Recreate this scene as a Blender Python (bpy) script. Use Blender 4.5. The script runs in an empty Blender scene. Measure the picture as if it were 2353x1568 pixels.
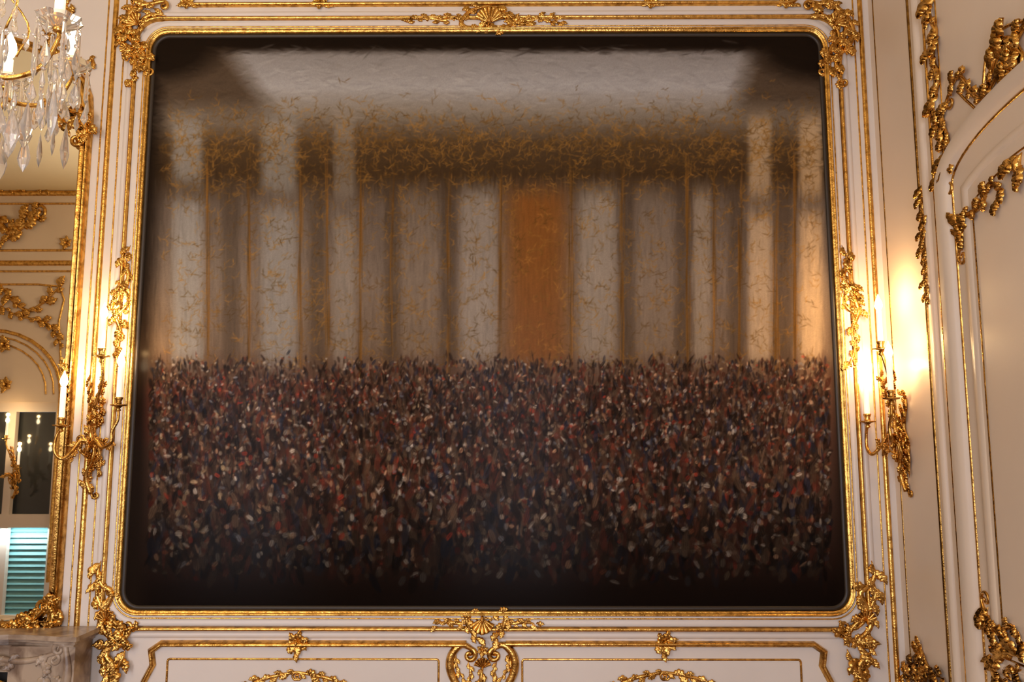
import bpy, math, random
import numpy as np
from mathutils import Vector, Euler, Matrix
pi=math.pi
F=1900.0
CAM=Vector((0,-3.8,1.65)); TH=math.radians(7.24); YAW=math.radians(0.35)
R=Euler((pi/2+TH,0,YAW)).to_matrix()
def ray(px,py): return R@Vector(((px-1176.5)/F,(784-py)/F,-1))
def bw(px,py,y=0.0):
    d=ray(px,py); t=(y-CAM.y)/d.y; p=CAM+d*t; return (p.x,p.z)
XC=bw(2036,740)[0]
def rw(px,py):
    d=ray(px,py); t=(XC-CAM.x)/d.x; p=CAM+d*t; return (-p.y,p.z)
YF=5.2
def mv(px,py): return bw(px,py,YF)
XL=-7.2; ZC=4.5; ZF=-.4
BACK=lambda u,v,w:(u,-w,v)
RIGHT=lambda u,v,w:(XC-w,-u,v)
FRONT=lambda u,v,w:(u,-YF+w,v)
LOC=BACK
scene=bpy.context.scene
scene.view_settings.view_transform='Standard'
# ---------------------------------------------------------------- materials
def newmat(n):
    m=bpy.data.materials.new(n); m.use_nodes=True
    nt=m.node_tree; b=nt.nodes['Principled BSDF']; return m,nt,b
def noise_col(nt,b,c1,c2,scale,detail=4,p0=.35,p1=.65,coord='Object'):
    tc=nt.nodes.new('ShaderNodeTexCoord'); n=nt.nodes.new('ShaderNodeTexNoise'); r=nt.nodes.new('ShaderNodeValToRGB')
    n.inputs['Scale'].default_value=scale; n.inputs['Detail'].default_value=detail
    r.color_ramp.elements[0].position=p0; r.color_ramp.elements[1].position=p1
    r.color_ramp.elements[0].color=(*c1,1); r.color_ramp.elements[1].color=(*c2,1)
    nt.links.new(tc.outputs[coord],n.inputs['Vector']); nt.links.new(n.outputs['Fac'],r.inputs['Fac']); nt.links.new(r.outputs['Color'],b.inputs['Base Color'])
    return n,tc,r
def add_bump(nt,b,tc,scale,strength,dist=.002):
    n=nt.nodes.new('ShaderNodeTexNoise'); n.inputs['Scale'].default_value=scale; n.inputs['Detail'].default_value=3
    bp=nt.nodes.new('ShaderNodeBump'); bp.inputs['Strength'].default_value=strength; bp.inputs['Distance'].default_value=dist
    nt.links.new(tc.outputs['Object'],n.inputs['Vector']); nt.links.new(n.outputs['Fac'],bp.inputs['Height']); nt.links.new(bp.outputs['Normal'],b.inputs['Normal'])
def paint_mat(name,c1,c2,rough=.35):
    m,nt,b=newmat(name); n,tc,_=noise_col(nt,b,c1,c2,1.3); b.inputs['Roughness'].default_value=rough
    add_bump(nt,b,tc,60,.08); return m
WHITE=paint_mat('painted_panel_white',(.72,.655,.60),(.78,.715,.66))
CREAM=paint_mat('painted_panel_cream',(.69,.575,.46),(.75,.635,.52))
CEILM=paint_mat('ceiling_plaster',(.80,.68,.42),(.84,.72,.46),.8)
def gold_mat(name,c0,c1,c2,rough,bs=.5):
    m,nt,b=newmat(name); n,tc,r=noise_col(nt,b,c1,c2,38,5,.3,.60)
    g=nt.nodes.new('ShaderNodeNewGeometry'); pr=nt.nodes.new('ShaderNodeValToRGB'); pr.color_ramp.elements[0].position=.42; pr.color_ramp.elements[1].position=.53  # pointiness multiplies a dark tint into recesses, occlusion shade put into the colour
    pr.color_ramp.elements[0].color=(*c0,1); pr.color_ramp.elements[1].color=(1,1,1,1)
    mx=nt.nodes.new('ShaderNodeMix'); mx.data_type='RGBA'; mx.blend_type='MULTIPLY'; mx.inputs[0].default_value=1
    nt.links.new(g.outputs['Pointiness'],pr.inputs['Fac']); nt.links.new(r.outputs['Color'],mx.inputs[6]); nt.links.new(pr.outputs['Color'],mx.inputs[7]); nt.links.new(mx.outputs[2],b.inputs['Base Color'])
    b.inputs['Metallic'].default_value=1; b.inputs['Roughness'].default_value=rough
    add_bump(nt,b,tc,120,bs,.004); return m
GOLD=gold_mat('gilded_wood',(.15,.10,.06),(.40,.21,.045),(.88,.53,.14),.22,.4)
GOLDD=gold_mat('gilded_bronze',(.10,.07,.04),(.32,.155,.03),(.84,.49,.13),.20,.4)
def simple(name,c,rough=.5,metal=0,emit=None,es=0,trans=0):
    m,nt,b=newmat(name); b.inputs['Base Color'].default_value=(*c,1); b.inputs['Roughness'].default_value=rough
    b.inputs['Metallic'].default_value=metal
    if emit: b.inputs['Emission Color'].default_value=(*emit,1); b.inputs['Emission Strength'].default_value=es
    if trans: b.inputs['Transmission Weight'].default_value=trans
    return m
CANDLE=simple('candle_wax',(.95,.90,.82),.5,0,(1,.84,.62),.6)  # weak emission paints a lit glow into the wax
FLAME=simple('candle_bulb',(1,.8,.5),.3,0,(1,.80,.50),40)
CRYSTAL=simple('crystal',(1,.95,.88),.02,0,None,0,.8)
MIRROR=simple('mirror_glass',(.94,.92,.85),.012,1)
DARKGLASS=simple('dark_window_glass',(.04,.045,.05),.08)
TEAL=simple('blue_shutter_paint',(.20,.48,.54),.5)
DARK=simple('soot_black',(.015,.012,.01),.8)
SLIP=simple('dark_slip_wood',(.022,.014,.009),.45)
DAYG=simple('glowing_pane',(.5,.55,.6),.2,0,(.75,.88,1),.8)  # pane emission stands in for daylight behind the added windows
m,nt,b=newmat('veined_marble'); n,tc,_=noise_col(nt,b,(.17,.11,.075),(.44,.34,.25),6,8,.35,.6); n.inputs['Distortion'].default_value=1.6; b.inputs['Roughness'].default_value=.3; MARBLE=m
m,nt,b=newmat('parquet')
tc=nt.nodes.new('ShaderNodeTexCoord'); br=nt.nodes.new('ShaderNodeTexBrick'); br.inputs['Scale'].default_value=4
br.inputs['Color1'].default_value=(.30,.16,.07,1); br.inputs['Color2'].default_value=(.22,.11,.05,1); br.inputs['Mortar'].default_value=(.05,.03,.02,1); br.inputs['Mortar Size'].default_value=.01
nt.links.new(tc.outputs['Object'],br.inputs['Vector']); nt.links.new(br.outputs['Color'],b.inputs['Base Color']); b.inputs['Roughness'].default_value=.3; PARQ=m
# ---------------------------------------------------------------- mesh helpers
class M:
    def __init__(s): s.v=[]; s.f=[]
    def add(s,vs,fs):
        o=len(s.v); s.v.extend(vs); s.f.extend([tuple(i+o for i in f) for f in fs])
def obj(name,m,mat,parent=None,smooth=True):
    me=bpy.data.meshes.new(name); me.from_pydata([tuple(v) for v in m.v],[],m.f)
    import bmesh
    bm=bmesh.new(); bm.from_mesh(me); bmesh.ops.recalc_face_normals(bm,faces=bm.faces); bm.to_mesh(me); bm.free()
    if smooth:
        me.polygons.foreach_set('use_smooth',[True]*len(me.polygons))
    me.materials.append(mat); o=bpy.data.objects.new(name,me); scene.collection.objects.link(o)
    if parent: o.parent=parent
    return o
def empty(name,loc=(0,0,0),rot=(0,0,0)):
    e=bpy.data.objects.new(name,None); e.location=loc; e.rotation_euler=rot; e.empty_display_size=.1; scene.collection.objects.link(e); return e
def cr(pts,n):
    pts=[np.array(p,float) for p in pts]
    if len(pts)<2: return pts
    P=[2*pts[0]-pts[1]]+pts+[2*pts[-1]-pts[-2]]; out=[]
    for i in range(1,len(P)-2):
        a,b,c,d=P[i-1:i+3]
        for k in range(n):
            t=k/n; out.append(.5*((2*b)+(c-a)*t+(2*a-5*b+4*c-d)*t*t+(3*b-a-3*c+d)*t**3))
    out.append(pts[-1]); return out
def box(m,x0,x1,y0,y1,z0,z1):
    vs=[(x,y,z) for x in(x0,x1) for y in(y0,y1) for z in(z0,z1)]
    m.add(vs,[(0,1,3,2),(4,6,7,5),(0,4,5,1),(2,3,7,6),(0,2,6,4),(1,5,7,3)])
def fbox(m,fr,u0,u1,v0,v1,w0,w1):
    vs=[fr(u,v,w) for u in(u0,u1) for v in(v0,v1) for w in(w0,w1)]
    m.add(vs,[(0,1,3,2),(4,6,7,5),(0,4,5,1),(2,3,7,6),(0,2,6,4),(1,5,7,3)])
def tube(m,pts,n=6,seg=8):     # pts (x,y,z,r)
    S=cr(pts,n); ring=[]; prev=None
    for i,p in enumerate(S):
        a=S[max(i-1,0)][:3]; b=S[min(i+1,len(S)-1)][:3]; t=Vector(b-a)
        if t.length<1e-9: t=Vector((0,0,1))
        t.normalize()
        if prev is None: prev=t.orthogonal().normalized()
        nn=(prev-t*prev.dot(t)); nn=nn.normalized() if nn.length>1e-6 else t.orthogonal().normalized()
        prev=nn; bb=t.cross(nn); r=max(p[3],1e-4)
        ring.append([tuple(Vector(p[:3])+nn*r*math.cos(2*pi*k/seg)+bb*r*math.sin(2*pi*k/seg)) for k in range(seg)])
    vs=[v for q in ring for v in q]; fs=[]
    for i in range(len(ring)-1):
        for k in range(seg):
            k2=(k+1)%seg; fs.append((i*seg+k,i*seg+k2,(i+1)*seg+k2,(i+1)*seg+k))
    fs.append(tuple(range(seg))); fs.append(tuple((len(ring)-1)*seg+k for k in range(seg)))
    m.add(vs,fs)
def lathe(m,c,prof,seg=16,wob=0,wn=8):   # prof (r,z)
    vs=[];fs=[]
    for r,z in prof:
        for k in range(seg):
            a=2*pi*k/seg; rr=max(r,1e-4)*(1+wob*math.cos(wn*a)); vs.append((c[0]+rr*math.cos(a),c[1]+rr*math.sin(a),c[2]+z))
    for i in range(len(prof)-1):
        for k in range(seg):
            k2=(k+1)%seg; fs.append((i*seg+k,i*seg+k2,(i+1)*seg+k2,(i+1)*seg+k))
    m.add(vs,fs)
def stroke(m,fr,pts,n=5,seg=8,w0=0.0,flat=.9):    # pts (u,v,r)
    S=cr(pts,n); vs=[];fs=[]
    for i,p in enumerate(S):
        a=S[max(i-1,0)]; b=S[min(i+1,len(S)-1)]; t=b[:2]-a[:2]; L=np.hypot(*t)+1e-9; nx,ny=-t[1]/L,t[0]/L; r=max(p[2],2e-4)
        for k in range(seg):
            an=2*pi*k/seg; vs.append(fr(p[0]+nx*r*math.cos(an),p[1]+ny*r*math.cos(an),max(.0005,w0+r*.45+r*flat*math.sin(an))))
    for i in range(len(S)-1):
        for k in range(seg):
            k2=(k+1)%seg; fs.append((i*seg+k,i*seg+k2,(i+1)*seg+k2,(i+1)*seg+k))
    fs.append(tuple(range(seg))); fs.append(tuple((len(S)-1)*seg+k for k in range(seg)))
    m.add(vs,fs)
def leaf(m,fr,u,v,ang,L,Wd,curl=0.0,w0=0.004,lobes=3):
    # acanthus leaf: serrated edge, raised lateral ribs, sunk midrib, lifted tip
    lobes+=1; n=5*lobes; vs=[];fs=[]; x,y,a=u,v,ang; step=L/n
    for i in range(n+1):
        t=i/n; env=math.sin(pi*min(1,t*1.0+.08))**.75 if t<.98 else .06
        fr_=(lobes*t)%1.0; lob=.60+.45*math.sin(pi*min(1,fr_*1.15))**.7 if i<n else .5
        hw=Wd*.5*max(env,.04)*lob
        nx,ny=-math.sin(a),math.cos(a); lift=w0+L*.20*math.sin(pi*t*.8)+(L*.16*t*t)
        back=hw*.35*fr_
        for s,h in((-1,-.42),(-.55,.26),(0,-.16),(.55,.26),(1,-.42)):
            k=abs(s); vs.append(fr(x+nx*hw*s+math.cos(a)*back*k,y+ny*hw*s+math.sin(a)*back*k,max(.0008,lift+h*Wd*.5*(.6+.4*lob))))
        x+=math.cos(a)*step; y+=math.sin(a)*step; a+=curl/n*(.4+1.2*t)
    for i in range(n):
        for k in range(4): fs.append((i*5+k,i*5+k+1,i*5+k+6,i*5+k+5))
    m.add(vs,fs)
def spiral(u,v,ang,R,sgn,r,turns=1.15,n=10):
    cu=u-math.sin(ang)*R*sgn; cv=v+math.cos(ang)*R*sgn; a0=math.atan2(v-cv,u-cu); out=[]
    for i in range(1,n+1):
        t=i/n; rr=R*(1-.78*t); a=a0+sgn*2*pi*turns*t; out.append((cu+rr*math.cos(a),cv+rr*math.sin(a),r*(1-.45*t) if i<n else r*1.25))
    return out
def scroll(m,fr,pts,r,s0=0,s1=0,Rs=None,w0=0.0):
    Rs=Rs or r*2.6; N=len(pts)
    P=[(p[0],p[1],r*(.6+.45*math.sin(pi*i/(N-1)))) for i,p in enumerate(pts)]
    if s1:
        a=math.atan2(pts[-1][1]-pts[-2][1],pts[-1][0]-pts[-2][0]); P=P+spiral(P[-1][0],P[-1][1],a,Rs,s1,r*.7)
    else: P[-1]=(P[-1][0],P[-1][1],r*.12)
    if s0:
        a=math.atan2(pts[0][1]-pts[1][1],pts[0][0]-pts[1][0]); P=spiral(P[0][0],P[0][1],a,Rs,s0,r*.7)[::-1]+P
    else: P[0]=(P[0][0],P[0][1],r*.12)
    stroke(m,fr,P,w0=w0)
def vine(m,fr,pts,r,L,seed=0,step=None,s0=0,s1=0,Rs=None,wide=.6,w0=0.0):
    rnd=random.Random(seed); scroll(m,fr,pts,r*.85,s0,s1,Rs,w0)
    S=cr([(p[0],p[1]) for p in pts],12); step=step or L*.42; side=1; acc=step*.5
    for i in range(1,len(S)):
        sl=float(np.hypot(*(S[i]-S[i-1]))); acc+=sl
        if acc>=step:
            acc=0; t=S[i]-S[i-1]; a=math.atan2(t[1],t[0]); side=-side
            k=rnd.uniform(.65,1.2); leaf(m,fr,S[i][0],S[i][1],a+side*rnd.uniform(.4,.95),L*k,L*wide*k,-side*rnd.uniform(.3,1.9),w0+r*.4,rnd.choice((2,3,3)))
def shell(m,fr,u,v,ang,Rr,n=7,spread=2.4,w0=.006):
    for i in range(n):
        a=ang-spread/2+spread*i/(n-1); k=1-.12*abs(i-(n-1)/2)/(n/2)
        stroke(m,fr,[(u+math.cos(a)*Rr*t*k,v+math.sin(a)*Rr*t*k,Rr*(.03+.15*t)) for t in(.1,.45,.8,1)],3,6,w0)
    stroke(m,fr,[(u-Rr*.1,v,Rr*.2),(u,v,Rr*.3),(u+Rr*.1,v,Rr*.2)],3,8,w0+Rr*.15)
def flower(m,fr,u,v,Rr,seed=0,n=6):
    rnd=random.Random(seed); o=rnd.random()*6
    for i in range(n): leaf(m,fr,u,v,o+2*pi*i/n,Rr*rnd.uniform(.85,1.15),Rr*.7,rnd.uniform(-.4,.4),.006,2)
    stroke(m,fr,[(u-Rr*.18,v,Rr*.1),(u,v,Rr*.26),(u+Rr*.18,v,Rr*.1)],3,8,Rr*.25)
def moulding(m,fr,path,prof,closed=False):
    P=[np.array(p[:2],float) for p in path]; N=len(P); k=len(prof); vs=[];fs=[]
    for i in range(N):
        a=P[i-1] if (closed or i>0) else None; b=P[(i+1)%N] if (closed or i<N-1) else None
        t0=(P[i]-a) if a is not None else (b-P[i]); t1=(b-P[i]) if b is not None else t0
        t0=t0/(np.hypot(*t0)+1e-12); t1=t1/(np.hypot(*t1)+1e-12); t=t0+t1; t/=np.hypot(*t)+1e-12
        c=max(.4,float(t@t0)); nx,ny=-t[1]/c,t[0]/c
        for o,h in prof: vs.append(fr(P[i][0]+nx*o,P[i][1]+ny*o,h))
    for i in range(N if closed else N-1):
        j=(i+1)%N
        for q in range(k-1): fs.append((i*k+q,i*k+q+1,j*k+q+1,j*k+q))
    m.add(vs,fs)
def hr(r,w0=0,o=0,n=7,h=.9): return [(o-r*math.cos(pi*i/(n-1)),w0+h*r*math.sin(pi*i/(n-1))) for i in range(n)]
def rrect(u0,v0,u1,v1,r,n=8):
    out=[]
    for cx,cy,a in((u1-r,v0+r,-pi/2),(u1-r,v1-r,0),(u0+r,v1-r,pi/2),(u0+r,v0+r,pi)):
        for i in range(n+1): t=a+pi/2*i/n; out.append((cx+r*math.cos(t),cy+r*math.sin(t)))
    return out
K=1/500.
def B(pts): return [bw(*p) for p in pts]
def RR(pts): return [rw(*p) for p in pts]
def MV(pts): return [mv(*p) for p in pts]
# ---------------------------------------------------------------- room shell
def shellbox(name,mat,*a):
    m=M(); box(m,*a); return obj(name,m,mat,None,False)
shellbox('floor',PARQ,XL-.2,XC+.2,-YF-.25,.2,ZF-.1,ZF)
shellbox('ceiling',CEILM,XL-.2,XC+.2,-YF-.25,.2,ZC,ZC+.1)
shellbox('wall_back',WHITE,XL-.2,XC+.2,0,.2,ZF,ZC)
shellbox('wall_right',CREAM,XC,XC+.2,-YF,0,ZF,ZC)
shellbox('wall_left',CREAM,XL-.2,XL,-YF,0,ZF,ZC)
wx1=mv(134,1100)[0]; wx0=wx1-1.15; wzt=mv(60,925)[1]; wz0=mv(60,1440)[1]
m=M()
wins=[(wx0,wx1,wz0,wzt),(-3.6,-2.3,.2,3.3),(-.7,.6,.2,3.3)]  # second and third windows are unseen, added to carry the fill lamps
x=XL-.2
for (a,b_,c,d) in wins:
    box(m,x,a,-YF-.25,-YF,ZF,ZC); box(m,a,b_,-YF-.25,-YF,ZF,c); box(m,a,b_,-YF-.25,-YF,d,ZC); x=b_
box(m,x,XC+.2,-YF-.25,-YF,ZF,ZC)
obj('wall_front',m,CREAM,None,False)
def window(name,a,b_,c,d,shut):
    e=empty(name); m=M(); yo=-YF-.10
    f=.10 if shut else .07
    box(m,a,a+f,yo-.03,yo+.03,c,d); box(m,b_-f,b_,yo-.03,yo+.03,c,d); box(m,a+f,b_-f,yo-.03,yo+.03,d-f,d); box(m,a+f,b_-f,yo-.03,yo+.03,c,c+f)
    mid=(a+b_)/2; zt=c+(d-c)*.46
    box(m,mid-.04,mid+.04,yo-.03,yo+.03,c+f,d-f); box(m,a+f,mid-.04,yo-.03,yo+.03,zt-.07,zt+.07); box(m,mid+.04,b_-f,yo-.03,yo+.03,zt-.07,zt+.07)
    obj('casement',m,WHITE,e,False)
    g=M(); box(g,a+f,b_-f,yo-.075,yo-.065,(zt if shut else c+f),d-f); obj('panes',g,DARKGLASS if shut else DAYG,e,False)
    if shut:
        s=M(); z=c+f
        while z<zt-.07:
            v=[(xx,yy,zz) for xx in(a+f,b_-f) for yy,zz in((yo-.03,z),(yo-.06,z+.055),(yo-.07,z+.05),(yo-.04,z-.005))]
            s.add(v,[(0,1,5,4),(1,2,6,5),(2,3,7,6),(3,0,4,7)]); z+=.062
        obj('louvred_shutter',s,TEAL,e,False)
        bk=M(); box(bk,a+f,b_-f,yo-.09,yo-.08,c+f,zt); obj('shutter_backing',bk,TEAL,e,False)
    return e
for i,w in enumerate(wins): window('window_%d'%(i+1),*w,i==0)
m=M()
for y,r in((446,.03),(470,.012),(577,.014),(606,.03),(625,.012)): 
    z=mv(60,y)[1]; moulding(m,FRONT,[(XL,z),(XC,z)],hr(r))
vine(m,FRONT,MV([(-60,480),(-10,500),(30,540),(60,520),(100,500)]),.035,.19,3,s1=1)
vine(m,FRONT,MV([(-20,575),(20,550),(50,510),(90,480)]),.03,.18,4)
vine(m,FRONT,MV([(0,425),(40,440),(80,425),(110,445)]),.02,.12,8)
vine(m,FRONT,MV([(0,650),(30,690),(70,715),(110,690),(145,655)]),.02,.14,5,s0=1,s1=1)
vine(m,FRONT,MV([(0,700),(40,725),(80,735),(120,750),(140,790)]),.014,.12,6)
moulding(m,FRONT,MV([(-60,655),(0,655),(90,655),(140,660),(150,690),(138,740),(142,820),(135,1200),(130,1440)]),hr(.012))
for off,r in((0,.02),(16,.010),(34,.010)):
    P=[]
    cx,cz=mv(-30,905); rx=mv(142-off,905)[0]-cx
    for i in range(17):
        a=pi*i/16; P.append((cx+rx*math.cos(a),cz+rx*.85*math.sin(a)))
    P=[(P[0][0],cz-(.01 if off else 2.0))]+P+[(P[-1][0],cz-(.01 if off else 2.0))]
    moulding(m,FRONT,P,hr(r))
flower(m,FRONT,*mv(12,793),.10,2); flower(m,FRONT,*mv(16,885),.09,3); flower(m,FRONT,*mv(155,560),.08,3)
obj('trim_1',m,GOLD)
# ---------------------------------------------------------------- canvas paint: plain stand-in, brushed colour masses only (no depicted scene)
PX0,PX1,PY0,PY1=262,1972,58,1422; S=.6
IW=int((PX1-PX0)*S); IH=int((PY1-PY0)*S)
rs=np.random.RandomState(7); rnd=random.Random(11)
def c8(c): return np.clip(np.array(c,np.float32),0,255)/255.
yy,xx=np.meshgrid(np.arange(IH)/S+PY0,np.arange(IW)/S+PX0,indexing='ij')
def sm(a,b,v): t=np.clip((v-a)/(b-a),0,1); return t*t*(3-2*t)
field=np.zeros((IH,IW,3),np.float32)
rows=[(60,(26,18,12)),(108,(34,25,18)),(126,(128,124,122)),(200,(152,150,150)),(250,(128,120,110)),(330,(72,56,38)),(400,(58,43,27)),(470,(92,80,70)),(640,(112,98,86)),(800,(108,90,73)),(850,(84,62,48)),(900,(92,66,52)),(1000,(78,54,43)),(1150,(54,38,30)),(1280,(32,20,15)),(1350,(18,11,8)),(1422,(13,8,6))]
for ch in range(3): field[...,ch]=np.interp(yy,[r[0] for r in rows],[r[1][ch] for r in rows])/255.
def blend(mask,c): 
    global field
    field=field*(1-mask[...,None])+c8(c)*mask[...,None]
mid=sm(400,470,yy)*(1-sm(800,880,yy))
upw=sm(215,300,yy)*(1-sm(800,880,yy))
blend(mid*np.exp(-((xx-1232)/75)**4)*.85,(118,70,26)); 
for cx,wd,al,c in((430,36,.7,(146,144,140)),(640,42,.68,(140,138,134)),(790,26,.55,(138,130,120))): blend(upw*np.exp(-((xx-cx)/wd)**6)*al*(1-.8*np.exp(-((yy-440-(xx-430)*.1)/28)**2)),c)
for cx,wd,al,c in((1100,44,.6,(150,142,132)),(1372,44,.6,(152,142,128)),(1612,20,.5,(160,146,126)),(962,44,.3,(128,114,98)),(1500,48,.3,(136,120,102))): blend(mid*np.exp(-((xx-cx)/wd)**6)*al,c)
for cx,wd,al,c in((1745,27,.7,(184,160,128)),(1862,27,.75,(192,164,126))): blend(upw*np.exp(-((xx-cx)/wd)**6)*al*(1-.8*np.exp(-((yy-470)/28)**2)),c)
for cx in(530,730,900,1030,1440,1570,1692,1800): blend(mid*np.exp(-((xx-cx)/20)**4)*.45,(56,44,32))
lim=560-np.clip(yy-120,0,300)*.2; sh=np.maximum(np.clip((lim+np.clip(yy-120,0,260)*.95-xx)/70,0,1),np.clip((xx-(1700-np.clip(yy-120,0,260)*.35))/60,0,1))
blend(sh*(1-sm(210,300,yy))*.85,(62,47,32))
blend(sm(860,900,yy)*(1-sm(960,1060,yy))*(1-sm(700,950,xx))*.5,(124,46,32))
border=np.clip(np.maximum.reduce([(395-(yy-60)*.035-xx)/40,(xx-(1878+(yy-60)*.03))/36,(118-yy)/14]),0,1); 
cornd=np.maximum(0,1-np.hypot((xx-345)/200,(yy-95)/110))+np.maximum(0,1-np.hypot((xx-1895)/200,(yy-95)/110)); border=np.maximum(border,np.clip(cornd*2.6,0,1))
blend(border*.93,(24,17,12)); 
img=field.copy()
def tp(p): return ((p[0]-PX0)*S,(p[1]-PY0)*S)
def dab(x,y,ang,L,w,c,al):
    cx,cy=tp((x,y)); L*=S; w*=S; ca,sa=math.cos(ang),math.sin(ang); e=max(L,w)+2
    x0=max(0,int(cx-e));x1=min(IW,int(cx+e)+1);y0=max(0,int(cy-e));y1=min(IH,int(cy+e)+1)
    if x1<=x0 or y1<=y0: return
    Y,X=np.mgrid[y0:y1,x0:x1]; dx=X+.5-cx; dy=Y+.5-cy; u=dx*ca+dy*sa; v=-dx*sa+dy*ca
    d=(np.sqrt((u/L)**2+(v/w)**2)-1)*w
    a=(np.clip(.5-d/.9,0,1)*al*(.75+.25*np.cos(v*2.2+x)))[...,None]; reg=img[y0:y1,x0:x1]; reg[:]=reg*(1-a)+c*a
def fs(x,y): 
    a,b=tp((x,y)); return field[min(IH-1,max(0,int(b))),min(IW-1,max(0,int(a)))]
def bd(x,y): return border[min(IH-1,max(0,int((y-PY0)*S))),min(IW-1,max(0,int((x-PX0)*S)))]
for i in range(9000):        # broad strokes over the upper part
    x=rnd.uniform(270,1965); y=rnd.uniform(60,880); c=fs(x+rnd.gauss(0,3),y+rnd.gauss(0,6))*rnd.uniform(.86,1.12)
    if y<390: dab(x,y,rnd.gauss(0,.3),rnd.uniform(8,22),rnd.uniform(1.5,3.6),c,.5)
    else: dab(x,y,pi/2+rnd.gauss(0,.05),rnd.uniform(12,36),rnd.uniform(1.5,3.4),c,.5)
for i in range(3600):        # ochre flecks
    x=rnd.uniform(380,1880); y=rnd.gauss(325,48) if rnd.random()<.5 else rnd.uniform(400,840)
    if y<170 or bd(x,y)>.4: continue
    k=rnd.uniform(.5,1.1); a=rnd.uniform(0,pi); L=rnd.uniform(3,8); c=c8((146*k,104*k,46*k))
    for q in range(3): dab(x,y,a,L,rnd.uniform(.9,1.6),c,.6); x+=math.cos(a)*L*1.5; y+=math.sin(a)*L*1.5; a+=rnd.choice((-.9,.9))
for i in range(420):
    x=rnd.choice((478,572,690,752,828,900,1030,1150,1312,1430,1580,1642,1700,1784,1826))+rnd.gauss(0,2.5); k=rnd.uniform(.5,1.1)
    dab(x,rnd.uniform(410,840),pi/2+rnd.gauss(0,.012),rnd.uniform(30,90),1.2,c8((130*k,88*k,36*k)),.6)
PALB=[(36,26,20),(24,17,14),(50,33,24),(70,40,28),(90,44,32),(46,42,46),(34,36,50),(98,76,58),(74,57,43),(46,31,23),(30,21,17),(62,45,34)]
PALH=[(178,164,146),(190,146,112),(140,120,100),(150,52,36),(166,142,108),(120,120,126),(196,184,168),(120,66,42)]
for i in range(26000):       # fine broken dabs over the dark lower part
    y=rnd.triangular(808,1345,960) if i%3 else rnd.uniform(830,1300); x=rnd.uniform(345,1905)
    sc=.66+(y-830)/500*1.15; f_=(1-max(0,(y-1100)/250)*.70)*(1-bd(x,y)*.8)
    if rnd.random()<.64:
        c=c8(rnd.choice(PALB))*f_*rnd.uniform(.6,1.2); dab(x,y,pi/2+rnd.gauss(0,.3),rnd.uniform(6,18)*sc,rnd.uniform(2,6)*sc,c,.8)
    else:
        c=c8(rnd.choice(PALH))*f_*rnd.uniform(.45,1.15); dab(x,y,pi/2+rnd.gauss(0,.8),rnd.uniform(2.5,7)*sc,rnd.uniform(1.8,4.4)*sc,c,.8)
img*=(1+.08*(rs.rand(IH,IW,1)-.5)); img=np.clip(img,0,1)
lin=np.where(img<=.04045,img/12.92,((img+.055)/1.055)**2.4)
cu0=bw(317,740)[0]; cu1=bw(1918,740)[0]; cv1=bw(1117,80)[1]; cv0=bw(1117,1402)[1]; cr_=.085
NX=940; NY=int(NX*(cv1-cv0)/(cu1-cu0))
U,V=np.meshgrid(np.linspace(cu0,cu1,NX),np.linspace(cv0,cv1,NY)); U=U.ravel();V=V.ravel(); wc=.012
co=np.stack([U,np.full_like(U,-wc),V],1)
RM=np.array(R); loc=(co-np.array(CAM))@RM
sx=((1176.5+F*loc[:,0]/(-loc[:,2]))-PX0)*S-.5; sy=((784-F*loc[:,1]/(-loc[:,2]))-PY0)*S-.5
sx=np.clip(sx,0,IW-1.001); sy=np.clip(sy,0,IH-1.001); ix=sx.astype(int); iy=sy.astype(int); fx=(sx-ix)[:,None]; fy=(sy-iy)[:,None]
col=lin[iy,ix]*(1-fx)*(1-fy)+lin[iy,ix+1]*fx*(1-fy)+lin[iy+1,ix]*(1-fx)*fy+lin[iy+1,ix+1]*fx*fy
I,J=np.meshgrid(np.arange(NX-1),np.arange(NY-1)); q=(J*NX+I).ravel(); faces=np.stack([q,q+1,q+NX+1,q+NX],1)
fu=(U[faces[:,0]]+U[faces[:,2]])/2; fv=(V[faces[:,0]]+V[faces[:,2]])/2
dx=np.maximum(np.maximum(cu0+cr_-fu,fu-(cu1-cr_)),0); dy=np.maximum(np.maximum(cv0+cr_-fv,fv-(cv1-cr_)),0)
faces=faces[np.hypot(dx,dy)<=cr_]
me=bpy.data.meshes.new('canvas'); me.vertices.add(len(co)); me.vertices.foreach_set('co',co.ravel())
me.loops.add(faces.size); me.loops.foreach_set('vertex_index',faces.ravel().astype(np.int32)); me.polygons.add(len(faces))
me.polygons.foreach_set('loop_start',np.arange(0,faces.size,4,dtype=np.int32)); me.update(calc_edges=True)
at=me.color_attributes.new('paint','FLOAT_COLOR','POINT'); at.data.foreach_set('color',np.concatenate([col,np.ones((len(col),1))],1).astype(np.float32).ravel())
m_,nt,b=newmat('varnished_oil_paint'); an=nt.nodes.new('ShaderNodeAttribute'); an.attribute_name='paint'
mx=nt.nodes.new('ShaderNodeVectorMath'); mx.operation='SCALE'; mx.inputs['Scale'].default_value=1.22
nt.links.new(an.outputs['Color'],mx.inputs[0]); nt.links.new(mx.outputs[0],b.inputs['Base Color']); b.inputs['Roughness'].default_value=.2; b.inputs['Specular IOR Level'].default_value=.025
tc=nt.nodes.new('ShaderNodeTexCoord'); add_bump(nt,b,tc,160,.12,.001)
me.materials.append(m_)
FP=empty('framed_painting')
co_=bpy.data.objects.new('canvas',me); scene.collection.objects.link(co_); co_.parent=FP
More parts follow.
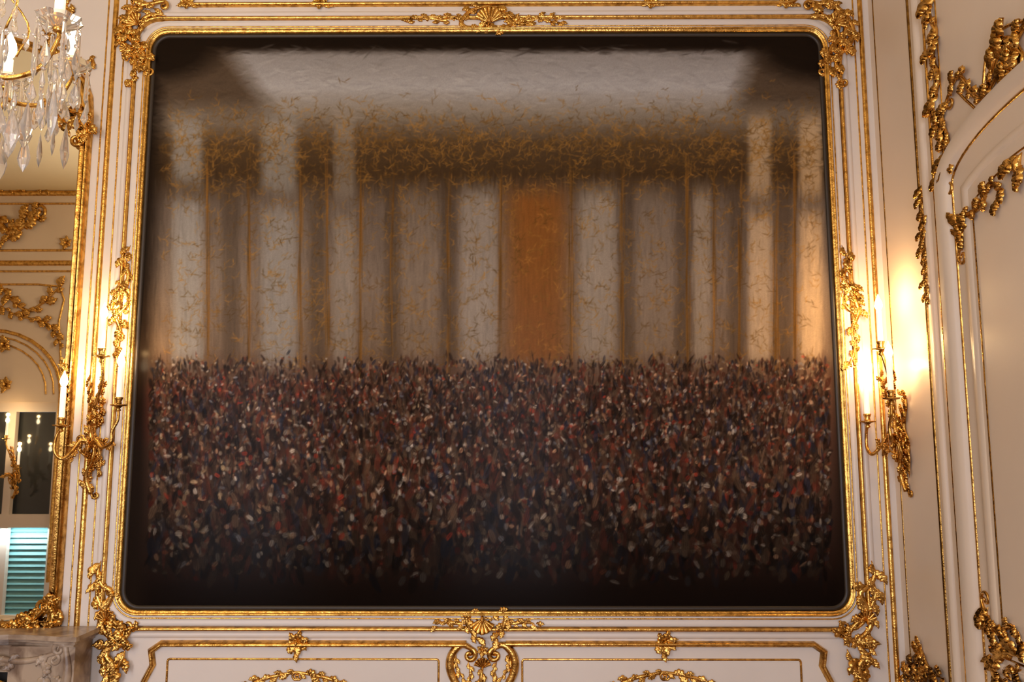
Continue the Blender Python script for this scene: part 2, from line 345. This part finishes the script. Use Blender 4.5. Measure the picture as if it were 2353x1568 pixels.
# ---------------------------------------------------------------- painting frame
g=M(); w=M(); sl=M()
def ringp(o,r): return rrect(cu0-o,cv0-o,cu1+o,cv1+o,r,10)
moulding(sl,BACK,ringp(-.008,cr_-.008),[(.012,.0125),(.010,.018),(-.002,.022),(-.008,.016)],True)
moulding(g,BACK,ringp(.012,cr_+.012),[(.013,.0),(.013,.022),(.008,.032),(.003,.030),(.0,.036),(-.006,.040),(-.010,.030),(-.012,.0)],True)
moulding(w,BACK,ringp(.045,cr_+.04),[(.028,0),(.022,.026),(.01,.018),(-.006,.016),(-.018,.026),(-.026,.0)],True)
moulding(g,BACK,ringp(.034,cr_+.03),hr(.0035,.02),True)
moulding(g,BACK,ringp(.082,cr_+.02),[(.010,.0),(.009,.020),(.004,.028),(-.004,.026),(-.008,.016),(-.010,0)],True)
moulding(w,BACK,ringp(.108,cr_+.02),[(.014,0),(.008,.012),(-.008,.010),(-.016,0)],True)
obj('frame_gilded_moulding',g,GOLD,FP); obj('frame_white_moulding',w,WHITE,FP); obj('frame_dark_slip',sl,SLIP,FP)
g=M()
def V_(pts,r,L,seed,**k): vine(g,BACK,B(pts),r*K*1.15,L*K*1.25,seed,w0=.015,**k)
XM=2235
for sg in(0,1):
    X=(lambda x:x) if sg==0 else (lambda x:XM-x)
    f=-1 if sg==0 else 1; Q=lambda L_:[(X(a),b_) for a,b_ in L_]
    V_(Q([(378,8),(350,14),(318,22),(295,50),(300,88),(325,110),(340,140),(338,168)]),7,27,1+sg,s0=f,s1=-f,Rs=.022)
    V_(Q([(330,-8),(318,20),(290,48),(278,80),(290,112),(312,132),(318,165),(308,195)]),6,26,5+sg,s1=f,Rs=.02)
    V_(Q([(385,40),(355,38),(330,52),(318,80)]),5,22,9+sg)
    V_(Q([(300,60),(285,90),(300,120),(332,135)]),5,26,10+sg)
    shell(g,BACK,*bw(X(322),62),(2.4 if sg==0 else .75),.056,7,2.0,.03)
    shell(g,BACK,*bw(X(300),118),(3.3 if sg==0 else -.2),.038,6,2.0,.03)
    V_(Q([(304,565),(292,600),(300,640),(280,680),(268,720),(282,760),(275,800),(284,835)]),6,24,12+sg,s1=f,Rs=.018)
    V_(Q([(285,640),(268,680),(275,720),(298,700),(296,660)]),5,18,14+sg)
    V_(Q([(236,1288),(230,1320),(242,1345),(262,1360),(252,1390),(236,1420),(250,1455),(285,1470),(305,1445)]),7,26,20+sg,s1=-f,Rs=.02)
    V_(Q([(232,1330),(228,1365),(242,1400),(270,1430),(292,1460),(262,1480),(238,1488)]),6,24,24+sg,s1=f,Rs=.02)
    V_(Q([(262,1482),(250,1505),(266,1530),(256,1575),(252,1610)]),8,30,28+sg)
    V_(Q([(240,1492),(242,1520),(256,1545)]),6,20,29+sg); V_(Q([(292,1490),(282,1520),(264,1550)]),6,24,30+sg)
    shell(g,BACK,*bw(X(250),1425),(pi/2),.05,7,2.4,.03)
    V_(Q([(1085,52),(1050,45),(1020,52),(985,46),(945,52)]),4.5,17,33+sg); V_(Q([(1112,20),(1080,32),(1060,60),(1090,72),(1116,66)]),6,22,35+sg,s0=f,s1=f,Rs=.018)
    V_(Q([(1085,1425),(1060,1432),(1030,1428),(995,1436)]),4.5,17,37+sg); V_(Q([(1108,1405),(1075,1412),(1078,1440),(1100,1470)]),6,20,39+sg,s0=f,Rs=.016)
shell(g,BACK,*bw(1125,60),pi/2,.078,9,2.2,.03); flower(g,BACK,*bw(1122,62),.045,2)
shell(g,BACK,*bw(1109,1420),-pi/2,.065,7,2.0,.03); flower(g,BACK,*bw(1109,1428),.055,4)
V_([(1140,30),(1170,45),(1200,60),(1240,45),(1285,56)],4,16,44)
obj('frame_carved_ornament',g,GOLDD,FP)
# ---------------------------------------------------------------- dado panels
def vline(m,px,py=740,z0=None,z1=None,r=.008): 
    u=bw(px,py)[0]; moulding(m,BACK,[(u,z0 if z0 is not None else ZF),(u,z1 if z1 is not None else ZC)],hr(r))
zb=lambda py:bw(1117,py)[1]
g=M(); ztop=zb(1480); zin=zb(1516)
for a,b_ in((372,1072),(1162,1868)):
    ua,ubb=bw(a,1480)[0],bw(b_,1480)[0]; L=a<1000
    out_=ua if L else ubb; inn=ubb if L else ua; sg=1 if L else -1
    P=[(out_-sg*.07,ZF+.22),(out_-sg*.07,ztop-.16),(out_-sg*.035,ztop-.09),(out_-sg*.045,ztop-.03),(out_,ztop),(inn,ztop)]
    moulding(g,BACK,P,[(-.014,0),(-.011,.020),(-.003,.030),(.005,.022),(.011,.012),(.014,0)])
    x0,x1=(385,1008) if L else (1200,1840); u0,u1=bw(x0,1520)[0],bw(x1,1520)[0]
    moulding(g,BACK,rrect(u0,ZF+.25,u1,zin,.01,2),hr(.005),True)
    mx_=683 if L else 1528
    flower(g,BACK,*bw(mx_,1478),.055,8,7); vine(g,BACK,B([(mx_-22,1478),(mx_,1500),(mx_+22,1478)]),.008,.045,5)
    cx=bw(mx_ if L else mx_-6,1560)[0]
    for s_ in(-1,1):
        vine(g,BACK,B([(mx_,1545),(mx_+s_*40,1552),(mx_+s_*80,1562),(mx_+s_*115,1580),(mx_+s_*150,1610)]),.010,.05,50+s_,s0=s_,Rs=.02)
    moulding(g,BACK,[(cx+.30*math.cos(pi-pi*i/16),zb(1548)-.19+.19*math.sin(pi*i/16)) for i in range(17)],hr(.006))
for sg in(0,1):
    X=(lambda x:x) if sg==0 else (lambda x:2217-x); f=-1 if sg==0 else 1; Q=lambda L_:B([(X(a),b_) for a,b_ in L_])
    scroll(g,BACK,Q([(1085,1492),(1060,1482),(1038,1505),(1035,1540),(1055,1580),(1090,1610)]),.018,s0=f,Rs=.028)
    vine(g,BACK,Q([(1048,1500),(1050,1535),(1072,1570)]),.008,.035,61+sg)
    vine(g,BACK,Q([(1075,1520),(1082,1550),(1068,1580)]),.009,.03,63+sg)
shell(g,BACK,*bw(1109,1535),pi/2,.045,7,2.2); vine(g,BACK,B([(1109,1530),(1106,1560),(1110,1600)]),.012,.05,66); flower(g,BACK,*bw(1109,1495),.03,3)
obj('trim_2',g,GOLDD)
m=M(); box(m,XL,XC,-.03,0,ZF,ZF+.14); box(m,XL,XC,-.02,0,ZF+.14,ZF+.17); obj('baseboard_back',m,WHITE,None,False)
m=M(); box(m,XC-.03,XC,-YF,-.031,ZF,ZF+.14); obj('baseboard_right',m,WHITE,None,False)
g=M(); zt=zb(10)
u0,u1=bw(418,12)[0],bw(1835,12)[0]
moulding(g,BACK,rrect(u0,zt,u1,ZC-.15,.06,5),[(-.012,0),(-.009,.018),(0,.024),(.006,.014),(.010,.012),(.012,0)],True)
for px in(430,735,1495,1806):
    flower(g,BACK,*bw(px,6),.045,px,6); vine(g,BACK,B([(px-26,14),(px,2),(px+24,14)]),.007,.04,px)
for px,r in((221,.013),(246,.004),(203,.004)): vline(g,px,r=r)
for px,r in((2016,.012),(1999,.004)): vline(g,px,r=r)
obj('trim_3',g,GOLD)
g=M()
vine(g,BACK,B([(168,185),(190,150),(215,140),(205,165),(185,160)]),.007,.045,71)
vine(g,BACK,B([(95,60),(130,110),(165,100),(160,30),(140,-10)]),.008,.06,72)
obj('gilded_wall_ornament',g,GOLDD)
# ---------------------------------------------------------------- mirror
MR=empty('wall_mirror'); g=M()
mu1=bw(172,740)[0]; mu0=mu1-1.45; mz0=zb(1440); mz1=zb(268)
mm=M(); fbox(mm,BACK,mu0+.02,mu1-.02,mz0+.02,mz1-.0,.004,.012); obj('glass',mm,MIRROR,MR,False)
cxm=(mu0+mu1)/2
arch_=[(mu1,mz1)]+[(cxm+(mu1-cxm)*math.cos(pi*i/20),mz1-.0+.42*math.sin(pi*i/20)**.8) for i in range(1,20)]+[(mu0,mz1)]
ga=M(); vs=[BACK(a,b_,.012) for a,b_ in arch_]; ga.add(vs,[tuple(range(len(vs)))]); obj('arched_glass',ga,MIRROR,MR,False)
moulding(g,BACK,[(mu0,mz0),(mu1,mz0)]+arch_,[(.026,.0),(.024,.022),(.012,.036),(.002,.024),(-.006,.026),(-.015,.042),(-.024,.020),(-.026,0)],True)
for sg in(0,1):
    def X(L_):
        P=B(L_); return P if sg==0 else [(2*cxm-a,b_) for a,b_ in P]
    f=1 if sg==0 else -1
    vine(g,BACK,X([(118,240),(145,262),(165,285),(190,280),(205,300),(198,330)]),.020,.085,80+sg,s0=f,s1=-f,Rs=.03,w0=.03)
    vine(g,BACK,X([(150,250),(175,262),(200,268),(210,310)]),.014,.07,82+sg,w0=.03)
    vine(g,BACK,X([(20,1440),(60,1428),(90,1445),(125,1440),(132,1410),(120,1385)]),.016,.08,84+sg,s1=f,Rs=.03,w0=.03)
    vine(g,BACK,X([(0,1425),(40,1440),(80,1425),(110,1395),(135,1370)]),.014,.07,86+sg,w0=.03)
    shell(g,BACK,*X([(118,1425)])[0],pi/4 if sg==0 else 3*pi/4,.06)
    vine(g,BACK,X([(150,860),(152,835),(160,880),(160,940)]),.006,.035,88+sg,w0=.03)
obj('carved_frame',g,GOLDD,MR)
# ---------------------------------------------------------------- fireplace
FPc=empty('marble_fireplace'); zt=bw(100,1462,-.2)[1]; fx1=bw(178,1500,-.15)[0]; fx0=2*cxm-fx1; m=M()
nP=24
def slab(m,z0,z1,ov,dp):
    pts=[]; 
    for i in range(nP+1):
        t=i/nP; x=fx0-ov+(fx1-fx0+2*ov)*t; y=-(dp+.05*math.cos(pi*(t-.5)*2*1)*.5+ (.03*math.cos(6*pi*t)))
        pts.append((x,y))
    yb=-.004
    vs=[(x,y,z) for z in(z0,z1) for x,y in pts]+[(fx0-ov,yb,z0),(fx1+ov,yb,z0),(fx0-ov,yb,z1),(fx1+ov,yb,z1)]; n=nP+1; fs=[]
    for i in range(nP): fs.append((i,i+1,n+i+1,n+i))
    b0=2*n; fs.append(tuple(range(n))+(b0+1,b0)); fs.append(tuple(range(n,2*n))+(b0+3,b0+2)); fs.append((0,n,b0+2,b0)); fs.append((n-1,2*n-1,b0+3,b0+1))
    m.add(vs,fs)
slab(m,zt-.02,zt,.03,.22); slab(m,zt-.035,zt-.02,.015,.2); slab(m,zt-.05,zt-.035,.0,.18)
box(m,fx0,fx0+.28,-.17,-.032,ZF,zt-.05); box(m,fx1-.28,fx1,-.17,-.032,ZF,zt-.05); box(m,fx0+.28,fx1-.28,-.15,-.004,zt-.16,zt-.05)
obj('mantel',m,MARBLE,FPc,False)
m=M(); FR2=lambda u,v,w:(u,-.165-w,v)
hw=(fx1-fx0)/2
for sg in(1,-1):
    X=lambda a:cxm+sg*a
    scroll(m,FR2,[(X(.1),zt-.10),(X(hw*.45),zt-.08),(X(hw*.75),zt-.11),(X(hw*.9),zt-.08)],.014,s1=-sg,Rs=.025)
    vine(m,FR2,[(X(hw-.10),zt-.07),(X(hw-.13),zt-.12),(X(hw-.08),zt-.20)],.015,.08,90)
    vine(m,FR2,[(X(hw-.22),zt-.08),(X(hw-.30),zt-.12),(X(hw-.42),zt-.09)],.012,.07,91)
    scroll(m,FR2,[(X(hw-.04),zt-.06),(X(hw-.03),zt-.2),(X(hw-.12),zt-.45),(X(hw-.1),zt-.8)],.02,s0=sg,Rs=.03)
shell(m,FR2,cxm,zt-.13,pi/2,.08); obj('carved_relief',m,MARBLE,FPc)
m=M(); moulding(m,FR2,[(fx0+.22,ZF)]+[(cxm-(cxm-fx0-.22)*math.cos(pi*i/20),zt-.30+.16*math.sin(pi*i/20)) for i in range(21)]+[(fx1-.22,ZF)],[(-.03,0),(-.02,.02),(0,.03),(.02,.012),(.03,0)]); obj('bronze_insert',m,GOLDD,FPc)
m=M(); box(m,fx0+.28,fx1-.28,-.12,-.032,ZF,zt-.16); obj('firebox',m,DARK,FPc,False)
# ---------------------------------------------------------------- right wall: door and trims
D=empty('door_1'); g=M(); w=M(); lf=M()
s0,_=rw(2213,900); zs=rw(2170,440)[1]; hwid=.72; sc=s0+hwid
sA,zA=rw(2353,185); h_=(zA-zs)/math.sqrt(max(.05,1-((sc-sA)/hwid)**2))
def archp(o,z0=None,n=24): 
    z0=ZF if z0 is None else z0
    a=hwid-o; return [(sc-a,z0)]+[(sc-a*math.cos(pi*i/n),zs+(h_-o)*math.sin(pi*i/n)) for i in range(n+1)]+[(sc+a,z0)]
vs=[RIGHT(a,b_,.006) for a,b_ in archp(.03)]; lf.add(vs,[tuple(range(len(vs)))]); obj('door_leaf',lf,CREAM,D,False)
moulding(w,RIGHT,archp(0),[(.045,.001),(.045,.03),(.03,.045),(.015,.035),(-.005,.04),(-.02,.02),(-.03,.006)])
moulding(g,RIGHT,archp(-.045),hr(.006,.001)); moulding(g,RIGHT,archp(.036),hr(.006,.006))
zmid=.75
for pa,pb in((sc-hwid+.12,sc-.05),(sc+.05,sc+hwid-.12)):
    def az(s): return zs+(h_)*math.sqrt(max(0,1-((s-sc)/hwid)**2))-.16
    P=[(pa,zmid+.12),(pb,zmid+.12)]
    P+=[(pb+(pa-pb)*i/10,min(az(pb+(pa-pb)*i/10),zs+.9)) for i in range(11)]
    moulding(g,RIGHT,P,hr(.006,.006),True); 
    cc=[(x+( .045 if x<(pa+pb)/2 else -.045),z+(.045 if z<1.5 else -.07)) for x,z in P]
    moulding(g,RIGHT,cc,hr(.004,.006),True); moulding(w,RIGHT,P,[(-.02,.006),(-.012,.016),(.012,.016),(.02,.006)],True)
    moulding(g,RIGHT,rrect(pa,ZF+.2,pb,zmid-.06,.03,4),hr(.006,.006),True); moulding(g,RIGHT,rrect(pa+.05,ZF+.25,pb-.05,zmid-.11,.03,4),hr(.004,.006),True)
stroke(w,RIGHT,[(sc,ZF+.02,.014),(sc,1,.014),(sc,zs,.014),(sc,zs+h_-.05,.014)],3,8,.006)
def RV(pts,r,L,seed,**k): vine(g,RIGHT,RR(pts),r,L,seed,w0=.006,**k)
RV([(2208,585),(2218,540),(2212,505),(2235,492),(2262,470),(2275,435),(2300,425),(2302,470)],.013,.07,101,s0=1,Rs=.03)
RV([(2220,560),(2205,520),(2225,500)],.01,.05,102)
RV([(2353,350),(2345,380),(2353,420)],.02,.08,103)
RV([(2262,1385),(2275,1420),(2300,1450),(2330,1440),(2353,1475)],.013,.07,104,s0=-1,Rs=.03)
RV([(2275,1395),(2270,1425),(2290,1445)],.011,.06,105)
RV([(2353,1510),(2320,1500),(2295,1520),(2300,1560),(2330,1580)],.02,.08,106,s1=1,Rs=.04)
RV([(2310,1530),(2330,1545),(2353,1540)],.012,.06,107)
obj('casing',w,CREAM,D); obj('gilding',g,GOLDD,D)
g=M(); w=M()
def rline(px,r,mm=None): 
    s=rw(px,740)[0]; moulding(mm or g,RIGHT,[(s,ZF),(s,ZC)],hr(r,0))
for px,r in((2132,.008),(2048,.004)): rline(px,r)
rline(2168,.008); rline(2150,.02,mm=w); rline(2186,.016,mm=w); rline(2199,.004)
RV([(2152,-20),(2140,30),(2155,70),(2148,130),(2160,180),(2150,240),(2162,300),(2178,350),(2170,400),(2178,440)],.016,.085,110,s1=1,Rs=.03)
RV([(2185,230),(2170,270),(2182,320),(2190,370)],.012,.06,111)
RV([(2182,225),(2205,175),(2225,190),(2240,215),(2265,225),(2295,180),(2320,170)],.012,.07,112,s0=1,Rs=.03)
RV([(2270,200),(2290,150),(2300,110),(2325,90),(2353,120)],.018,.09,113,s1=-1,Rs=.04)
RV([(2300,240),(2312,200),(2320,150),(2353,70),(2390,40)],.016,.09,114)
moulding(g,RIGHT,cr(RR([(2200,210),(2225,235),(2262,262),(2300,240),(2335,190),(2370,170)]),6),hr(.006))
moulding(g,RIGHT,cr(RR([(2260,200),(2268,130),(2300,70),(2345,50),(2400,40)]),6),hr(.007))
RV([(2126,420),(2122,460),(2130,510),(2124,550),(2134,600),(2132,650),(2140,690)],.011,.055,115)
RV([(2070,1500),(2085,1530),(2120,1520),(2118,1490),(2140,1540),(2170,1560)],.012,.07,116)
RV([(2120,1480),(2125,1530),(2130,1575)],.014,.08,117); RV([(2070,1545),(2100,1560),(2160,1550)],.012,.07,118)
obj('trim_4',g,GOLDD); obj('trim_5',w,CREAM)
# ---------------------------------------------------------------- sconces
def sconce(name,loc,rz,en=4.0):
    E=empty(name,loc,(0,0,rz)); m=M()
    T=lambda L_,r0,r1:tube(m,[(x,-y,z,r0+(r1-r0)*i/(len(L_)-1)) for i,(x,y,z) in enumerate(L_)],6,8)
    T([(0,.02,-.26),(-.02,.03,-.18),(.015,.045,-.08),(0,.05,0),(-.01,.05,.08),(.03,.07,.17),(.06,.10,.27),(.06,.12,.345)],.010,.007)
    T([(.0,.05,-.03),(-.035,.07,-.02),(-.055,.09,-.06),(-.085,.12,-.10),(-.115,.13,-.07),(-.115,.13,-.01),(-.095,.13,.035)],.010,.006)
    T([(.0,.05,-.05),(.04,.09,-.015),(.08,.11,-.05),(.13,.13,-.03),(.135,.135,.02),(.158,.135,.07),(.155,.13,.125)],.010,.006)
    T([(-.01,.04,-.1),(-.05,.05,-.06),(-.055,.06,-.01),(-.03,.06,0),(-.025,.06,-.03)],.006,.006)
    T([(.01,.04,-.12),(.045,.05,-.09),(.04,.06,-.04)],.007,.004)
    vine(m,LOC,[(0,-.27),(-.025,-.18),(.02,-.08),(-.01,.02),(.02,.12),(.0,.17)],.012,.055,120,s0=1,Rs=.015,wide=.6,w0=.004)
    vine(m,LOC,[(.02,-.2),(.03,-.1),(-.02,0),(.01,.08)],.010,.05,121,w0=.01)
    fr3=lambda u,v,w_:(u,-.055-w_,v)
    vine(m,fr3,[(0,-.05),(-.045,-.03),(-.08,-.09)],.005,.045,122); vine(m,fr3,[(0,-.05),(.05,-.03),(.1,-.04)],.005,.04,123); vine(m,fr3,[(-.01,.04),(.02,.14),(.045,.25)],.005,.04,124)
    fr5=lambda u,v,w_:(0.0+w_-.01,-u,v)
    vine(m,fr5,[(.02,-.2),(.05,-.1),(.05,.0),(.07,.14),(.1,.25)],.005,.042,125); vine(m,fr5,[(.03,-.12),(.08,-.08),(.12,-.06)],.005,.042,126)
    cn=M(); fm=M()
    for (x,y,z) in((.06,.12,.35),(-.095,.13,.04),(.155,.13,.13)):
        lathe(m,(x,-y,z),[(.003,-.025),(.012,-.018),(.007,-.008),(.016,0),(.034,.004),(.036,.009),(.026,.008),(.012,.010),(.013,.016),(.011,.022),(.016,.034),(.018,.040),(.012,.042),(.001,.042)],16,.06,8)
        lathe(cn,(x,-y,z),[(.012,.04),(.012,.175),(.008,.178),(.0005,.178)],12)
        lathe(fm,(x,-y,z),[(.0005,.176),(.010,.182),(.017,.198),(.014,.216),(.006,.234),(.0005,.25)],12)
        ld=bpy.data.lights.new('candle_light','POINT'); ld.energy=en; ld.color=(1,.60,.25); ld.shadow_soft_size=.015
        lo=bpy.data.objects.new('candle_light',ld); lo.location=(x,-y,z+.262); lo.parent=E; scene.collection.objects.link(lo)
    obj('gilt_arms',m,GOLDD,E); obj('candles',cn,CANDLE,E); obj('flame_bulbs',fm,FLAME,E)
u,z=bw(222,1003); sconce('wall_sconce',(u,0,z),0,1.25)
s,z=rw(2084,992); sconce('wall_sconce',(XC,-s,z),-pi/2,2.3)
# ---------------------------------------------------------------- chandelier
def chandelier(loc,energy):
    E=empty('crystal_chandelier',loc); mt=M(); gl=M(); cn=M(); fm=M(); rn=random.Random(5)
    def drop(x,y,z,w_,h,flat=.45,a=0):
        ca,sa=math.cos(a),math.sin(a); n=8; vs=[(x,y,z)]
        for zz,k in((.3,.55),(.62,1.0),(.8,.7)):
            for i in range(n):
                t=2*pi*i/n; dx=w_*.5*k*math.cos(t); dy=w_*.5*k*flat*math.sin(t); vs.append((x+dx*ca-dy*sa,y+dx*sa+dy*ca,z-h*zz))
        vs.append((x,y,z-h)); fs=[(0,1+i,1+(i+1)%n) for i in range(n)]
        for r_ in range(2):
            for i in range(n): fs.append((1+r_*n+i,1+r_*n+(i+1)%n,1+(r_+1)*n+(i+1)%n,1+(r_+1)*n+i))
        fs+= [(1+2*n+i,1+2*n+(i+1)%n,len(vs)-1) for i in range(n)]; gl.add(vs,fs)
    def rod(x,y,z,h,r=.006): lathe(gl,(x,y,z),[(.0005,0),(r*.7,-.006),(r,-h*.5),(r*1.15,-h*.85),(.0005,-h)],6)
    def bead(x,y,z,r): lathe(gl,(x,y,z),[(0,-r),(r*.8,-r*.5),(r,0),(r*.8,r*.5),(0,r)],8)
    lathe(gl,(0,0,0),[(.002,-.33),(.02,-.31),(.035,-.27),(.02,-.22),(.012,-.2),(.05,-.16),(.06,-.12),(.02,-.09),(.015,0),(.04,.05),(.05,.1),(.02,.16),(.015,.28),(.03,.32),(.012,.38),(.01,.45)],20)
    top=ZC-loc[2]
    tube(mt,[(0,0,-.3,.006),(0,0,.3,.006),(0,0,top-.03,.006)],4,8); lathe(mt,(0,0,top-.002),[(.001,-.06),(.03,-.055),(.06,-.03),(.07,0)],16)
    lathe(mt,(0,0,-.13),[(.001,-.03),(.05,-.02),(.065,0),(.05,.02),(.001,.03)],20)
    N=8; RA=.33
    for i in range(N):
        a=2*pi*i/N; c,s_=math.cos(a),math.sin(a)
        tube(mt,[(c*.05,s_*.05,-.13,.006),(c*.13,s_*.13,-.10,.006),(c*.21,s_*.21,-.125,.006),(c*.29,s_*.29,-.10,.006),(c*RA,s_*RA,-.03,.005),(c*RA,s_*RA,0,.005)],6,8)
        x,y=c*RA,s_*RA
        lathe(gl,(x,y,0),[(.008,0),(.02,.002),(.042,.014),(.052,.028),(.048,.030),(.038,.019),(.012,.010)],24,.08,8)
        lathe(mt,(x,y,0),[(.001,-.012),(.012,-.008),(.014,0),(.008,.006),(.014,.012),(.015,.035),(.012,.036),(.001,.036)],12)
        lathe(cn,(x,y,0),[(.012,.034),(.012,.085),(.001,.087)],12); lathe(fm,(x,y,0),[(.0005,.085),(.012,.094),(.019,.112),(.016,.134),(.006,.156),(.0005,.166)],12)
        for k in range(8):
            t=2*pi*k/8+a; dx,dy=.047*math.cos(t),.047*math.sin(t); L=rn.choice((.06,.085,.11))
            bead(x+dx,y+dy,.012,.005)
            if k%2: rod(x+dx,y+dy,.006,L+.04); drop(x+dx,y+dy,-L-.04,.022,.05,.5,t)
            else:
                drop(x+dx,y+dy,.006,.013,.045,.6,t); bead(x+dx,y+dy,-.045,.006); drop(x+dx,y+dy,-.05,.030,.07,.35,t+1.57)
        for rr,zz,hh,ww in((.20,-.13,.09,.040),(.27,-.13,.10,.042),(.33,-.09,.13,.034),(.12,-.14,.10,.038),(.30,-.10,.09,.034),(.235,-.15,.10,.038)):
            bead(c*rr,s_*rr,zz,.007); drop(c*rr,s_*rr,zz-.008,.016,.045,.6,a); drop(c*rr,s_*rr,zz-.055,ww,hh,.35,a+rn.uniform(0,3))
        a2=a+2*pi/N
        for k in range(1,12):
            t=k/12; xx_=RA*(c*(1-t)+math.cos(a2)*t); yy_=RA*(s_*(1-t)+math.sin(a2)*t); bead(xx_,yy_,.005-.07*math.sin(pi*t),.006)
        xx_=RA*(c+math.cos(a2))/2; yy_=RA*(s_+math.sin(a2))/2; drop(xx_,yy_,-.07,.03,.075,.35,a); drop(xx_*.75,yy_*.75,-.17,.04,.10,.35,a+1); drop(xx_*.9,yy_*.9,-.12,.03,.085,.35,a+2); rod(xx_*.85,yy_*.85,-.02,.12); rod(xx_*.95,yy_*.95,-.06,.1); rod(xx_*.6,yy_*.6,-.08,.1)
        tube(mt,[(0,0,.3,.003),(c*.1,s_*.1,.22,.003),(c*.22,s_*.22,.1,.003),(c*.2,s_*.2,-.0,.003)],5,6)
        for k in range(5): drop(c*(.1+.03*k),s_*(.1+.03*k),.22-.035*k,.018,.06,.5,a)
    bead(0,0,-.36,.03); drop(0,0,-.38,.05,.12,.5)
    obj('gilt_frame',mt,GOLDD,E); obj('crystal_drops',gl,CRYSTAL,E,False); obj('candles',cn,CANDLE,E); obj('flame_bulbs',fm,FLAME,E)
    ld=bpy.data.lights.new('chandelier_light','POINT'); ld.energy=energy; ld.color=(1,.74,.46); ld.shadow_soft_size=.2
    lo=bpy.data.objects.new('chandelier_light',ld); lo.location=(0,0,.5); lo.parent=E; scene.collection.objects.link(lo)
ycz=-1.9; t=bw(-175,68,ycz)
chandelier((t[0],ycz,t[1]),8)
chandelier((-3.0,-3.9,2.9),52)  # unseen second chandelier, added as warm fill for the room and mirror reflection
u,z=mv(40,1085); sconce('wall_sconce',(u,-YF,z),pi,1.2)
# ---------------------------------------------------------------- added fill lamps in place of window daylight
for (a,b_,c,d) in wins[1:]:
    ld=bpy.data.lights.new('window_fill','AREA'); ld.shape='RECTANGLE'; ld.size=b_-a-.1; ld.size_y=d-c-.1; ld.energy=68; ld.color=(.88,.89,1)
    lo=bpy.data.objects.new('window_fill',ld); lo.location=((a+b_)/2,-YF-.04,(c+d)/2); scene.collection.objects.link(lo)
    lo.rotation_euler=Vector((0,1,0)).to_track_quat('-Z','Z').to_euler()
(a,b_,c,d)=wins[0]
ld=bpy.data.lights.new('shutter_fill','AREA'); ld.shape='RECTANGLE'; ld.size=.9; ld.size_y=.05; ld.energy=6; ld.color=(.85,.95,1)  # lamp strip added inside the recess to brighten the shutters
lo=bpy.data.objects.new('shutter_fill',ld); lo.location=((a+b_)/2,-YF-.02,c+(d-c)*.46-.09); lo.rotation_euler=Vector((0,-.3,-1)).to_track_quat('-Z','Y').to_euler(); scene.collection.objects.link(lo)
wd=bpy.data.worlds.new('World'); scene.world=wd; wd.use_nodes=True; wd.node_tree.nodes['Background'].inputs[0].default_value=(.7,.8,1,1); wd.node_tree.nodes['Background'].inputs[1].default_value=.6
cd=bpy.data.cameras.new('camera'); cd.sensor_width=36; cd.lens=F*36/2353; cd.clip_start=.02
c=bpy.data.objects.new('camera',cd); c.location=CAM; c.rotation_euler=(pi/2+TH,0,YAW); scene.collection.objects.link(c); scene.camera=c
